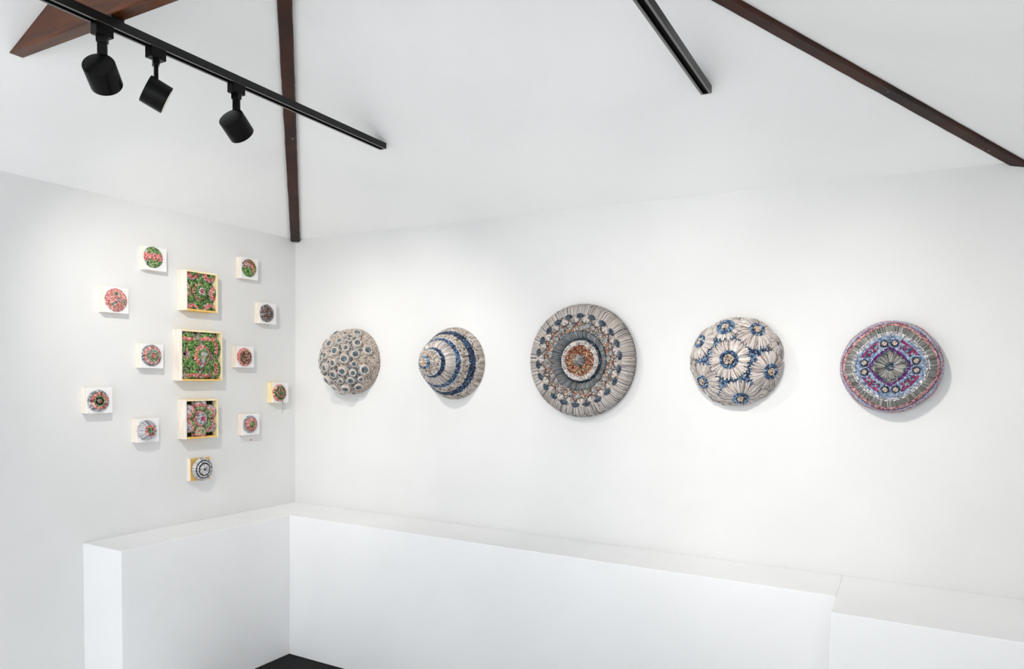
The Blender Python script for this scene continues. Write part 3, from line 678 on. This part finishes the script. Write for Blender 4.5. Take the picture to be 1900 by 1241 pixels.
# ---------------------------------------------------------------- shadow boxes with heaped relief
def shadow_box(y0, y1, z0, z1, d, label, mounds, th=.009):
    w, h = (y1-y0)/2, (z1-z0)/2
    root = empty('shadow_box', label, 'wall art', frame((0, (y0+y1)/2, (z0+z1)/2), 'left'), 'open wooden boxes of green and pink relief')
    box('side_panel', (-w, -w+th, -h, h, 0, d), MAT['cream'], root, .0008); box('side_panel', (w-th, w, -h, h, 0, d), MAT['pale'], root, .0008)
    box('top_panel', (-w+th, w-th, h-th, h, 0, d), MAT['pale'], root, .0008); box('bottom_panel', (-w+th, w-th, -h, -h+th, 0, d), MAT['yellow'], root, .0008)
    box('backing_board', (-w+th, w-th, -h+th, h-th, .001, .024), MAT['darkgreen'], root)
    iw, ih = w-th-.001, h-th-.001
    for (cx, cy, rx, ry, z, hh, fn) in mounds:
        E = Ellip(rx, hh, ry); q = Pile(); V = [(0,0,hh-.003)]; F = []; m = 28; rows = 6
        for j in range(1, rows+1):
            for k in range(m):
                a = 2*math.pi*k/m; f = math.sin(math.pi/2*j/rows); g = math.cos(math.pi/2*j/rows)
                V.append((min(max(rx*.95*f*math.cos(a), -iw-cx), iw-cx), min(max(ry*.95*f*math.sin(a), -ih-cy), ih-cy), max(hh*g-.003, -.001)))
        F += [(0, 1+k, 1+(k+1) % m) for k in range(m)]+[(1+j*m+k, 1+(j+1)*m+k, 1+(j+1)*m+(k+1) % m, 1+j*m+(k+1) % m) for j in range(rows-1) for k in range(m)]
        mo = link('mound', mesh(V, F, True), MAT['greenfelt'], root, local=Matrix.Translation((cx, cy, z)))
        sz = .0062; nr = max(2, round((rx+ry)/2*1.45/sz))
        P = []; T = []
        for j in range(nr):
            ps = (j+.5)/nr*math.pi/2*.97; f = math.sin(ps); k = max(3, int(2*math.pi*f*(rx+ry)/2/sz)); a = np.arange(k)*2*np.pi/k+rng.uniform(0, 6)
            P.append(np.stack([rx*f*np.cos(a), ry*f*np.sin(a), 0*a+hh*math.cos(ps)], 1)); T.append(np.stack([np.cos(a), np.sin(a), 0*a], 1))
        P = np.concatenate(P); T = np.concatenate(T); keep = (np.abs(P[:,0]+cx) < iw-.002) & (np.abs(P[:,1]+cy) < ih-.002); P, T = P[keep], T[keep]
        N = E.nrm(P); col = np.array([lin(fn(p[0]+cx, p[1]+cy, p[0]/rx, p[1]/ry)) for p in P])
        q.beads(P, T, N, sz*1.0, sz*.95, .0062, None, .3, col); q.build('mound_beads', mo)
    return root
def polar(x, y): return math.hypot(x, y), math.atan2(y, x)
def boxA(x, y, u, v):
    k = math.hypot(u, v)
    if k < .44: return ch(GREEN)
    if k < .52: return ch(GREYL+BROWN[:1])
    if k < .76: return ch(PINK)
    if k < .86: return ch(GREYL+BROWN[:2])
    return ch(GREEN)
def boxA_g(x, y, u, v): return ch(GREEN) if math.hypot(u, v) < .8 else ch(GREEN+BROWN[:1])
def boxA_c(x, y, u, v):
    k = math.hypot(u, v)
    return ch(PINK+BROWN[:1]) if k < .26 else ch(GREYL+WHITE[:1]) if k < .48 else ch(GREEN) if k < .78 else ch(PINK+BROWN[:1]) if k < .93 else ch(GREYL+BROWN[:1])
mA = [(.052*math.cos(math.radians(a)), .052*math.sin(math.radians(a)), .026, .026, .022, .026, boxA_g) for a in (30, -30, 90, -90, 150, -150)]
mA += [(px, py, .050, .049, .022, .041, boxA) for px, py in ((-.046,.100),(.056,.096),(.096,-.002),(.056,-.098),(-.046,-.104),(-.096,0))]
mA.append((-.002, 0, .040, .044, .022, .047, boxA_c))
shadow_box(-.789, -.600, 1.855, 2.056, .065, 'topmost open wooden box, green relief of petals around a button', mA)
def boxB(x, y, u, v):
    k = math.hypot(u, v)
    if k > .82: return ch(PINKP+BROWN[:1]+GREYL)
    if abs(v*.8+.1) < .2 and abs(u) < .75: return ch(PINK)
    return ch(GREEN)
def boxB_r(x, y, u, v):
    k = math.hypot(u, v)
    if k > .84: return ch(PINKP+BROWN[:1]+GREYL)
    return ch(PINK) if -.45 < u < 0 and abs(v) < .6 else ch(GREEN)
def boxB_g(x, y, u, v): return ch(GREEN) if math.hypot(u, v) < .84 else ch(PINKP+BROWN[:1])
def boxB_c(x, y, u, v):
    r = math.hypot(x/.95, (y+.002)*(.86 if y > 0 else 1)); k = math.hypot(u, v)
    if abs(x) < .006+.002*math.sin(y*90) and (y < -.008 or y > .040): return ch(GREYL)
    if .034 < r < .049: return ch(PINK)
    if r < .034: return ch(GREENP+GREEN+GOLD[:1])
    if k > .88: return ch(GREYL+PINKP[:1]+GREEN[:1])
    return ch(GREEN)
def grey(x, y, u, v): return ch(GREYL+PINKP[:1])
mB = [(-.062,.086,.050,.036,.022,.034,boxB),(.046,.092,.060,.036,.022,.038,boxB),(.092,.040,.032,.056,.022,.044,boxB_r),(.090,-.064,.034,.054,.022,.044,boxB_r),(.026,-.098,.032,.028,.022,.036,boxB),(-.048,-.096,.050,.030,.022,.040,boxB),(-.096,.052,.022,.046,.022,.030,boxB_g),(-.096,-.044,.022,.050,.022,.030,boxB_g),
      (-.042,.052,.046,.044,.022,.040,boxB_g),(.034,.050,.044,.042,.022,.036,boxB_g),(-.042,-.042,.048,.046,.022,.042,boxB_g),(.036,-.040,.044,.046,.022,.038,boxB_g),
      (-.004,.002,.062,.068,.022,.057,boxB_c),(-.002,.006,.014,.013,.074,.012,grey),(-.006,-.020,.011,.017,.071,.008,grey)]
shadow_box(-.818, -.572, 1.503, 1.759, .062, 'largest open wooden box, green relief with pink ring, between two smaller boxes', mB)
def boxC(x, y, u, v):
    r, a = polar(x, y)
    return ch(GREENP) if r < .064 else ch(PINK+PINKP[:1]) if r < .077 else ch(GREYL+PINKP[:1])
def boxC_b(x, y, u, v): return ch(GREENP+PINKP[:1]) if y > -.078 else ch(PINKP+PINK[:1])
def boxC_c(x, y, u, v):
    k = math.hypot(u, v)
    return ch(PINK+MAGENTA[:1]) if k < .26 else ch(GREYL+WHITE[:1]) if k < .74 else ch(PINKP+PINK[:1])
mC = [(.071*math.cos(math.radians(a)), .072*math.sin(math.radians(a)), .0365, .0345, .020, .043, boxC_b if a == -90 else boxC) for a in (88, 28, -32, -90, 208, 150)]
mC.append((0, 0, .038, .041, .020, .052, boxC_c))
shadow_box(-.793, -.597, 1.209, 1.409, .060, 'lowest open wooden box, seven separate pink, grey and green mounds', mC)
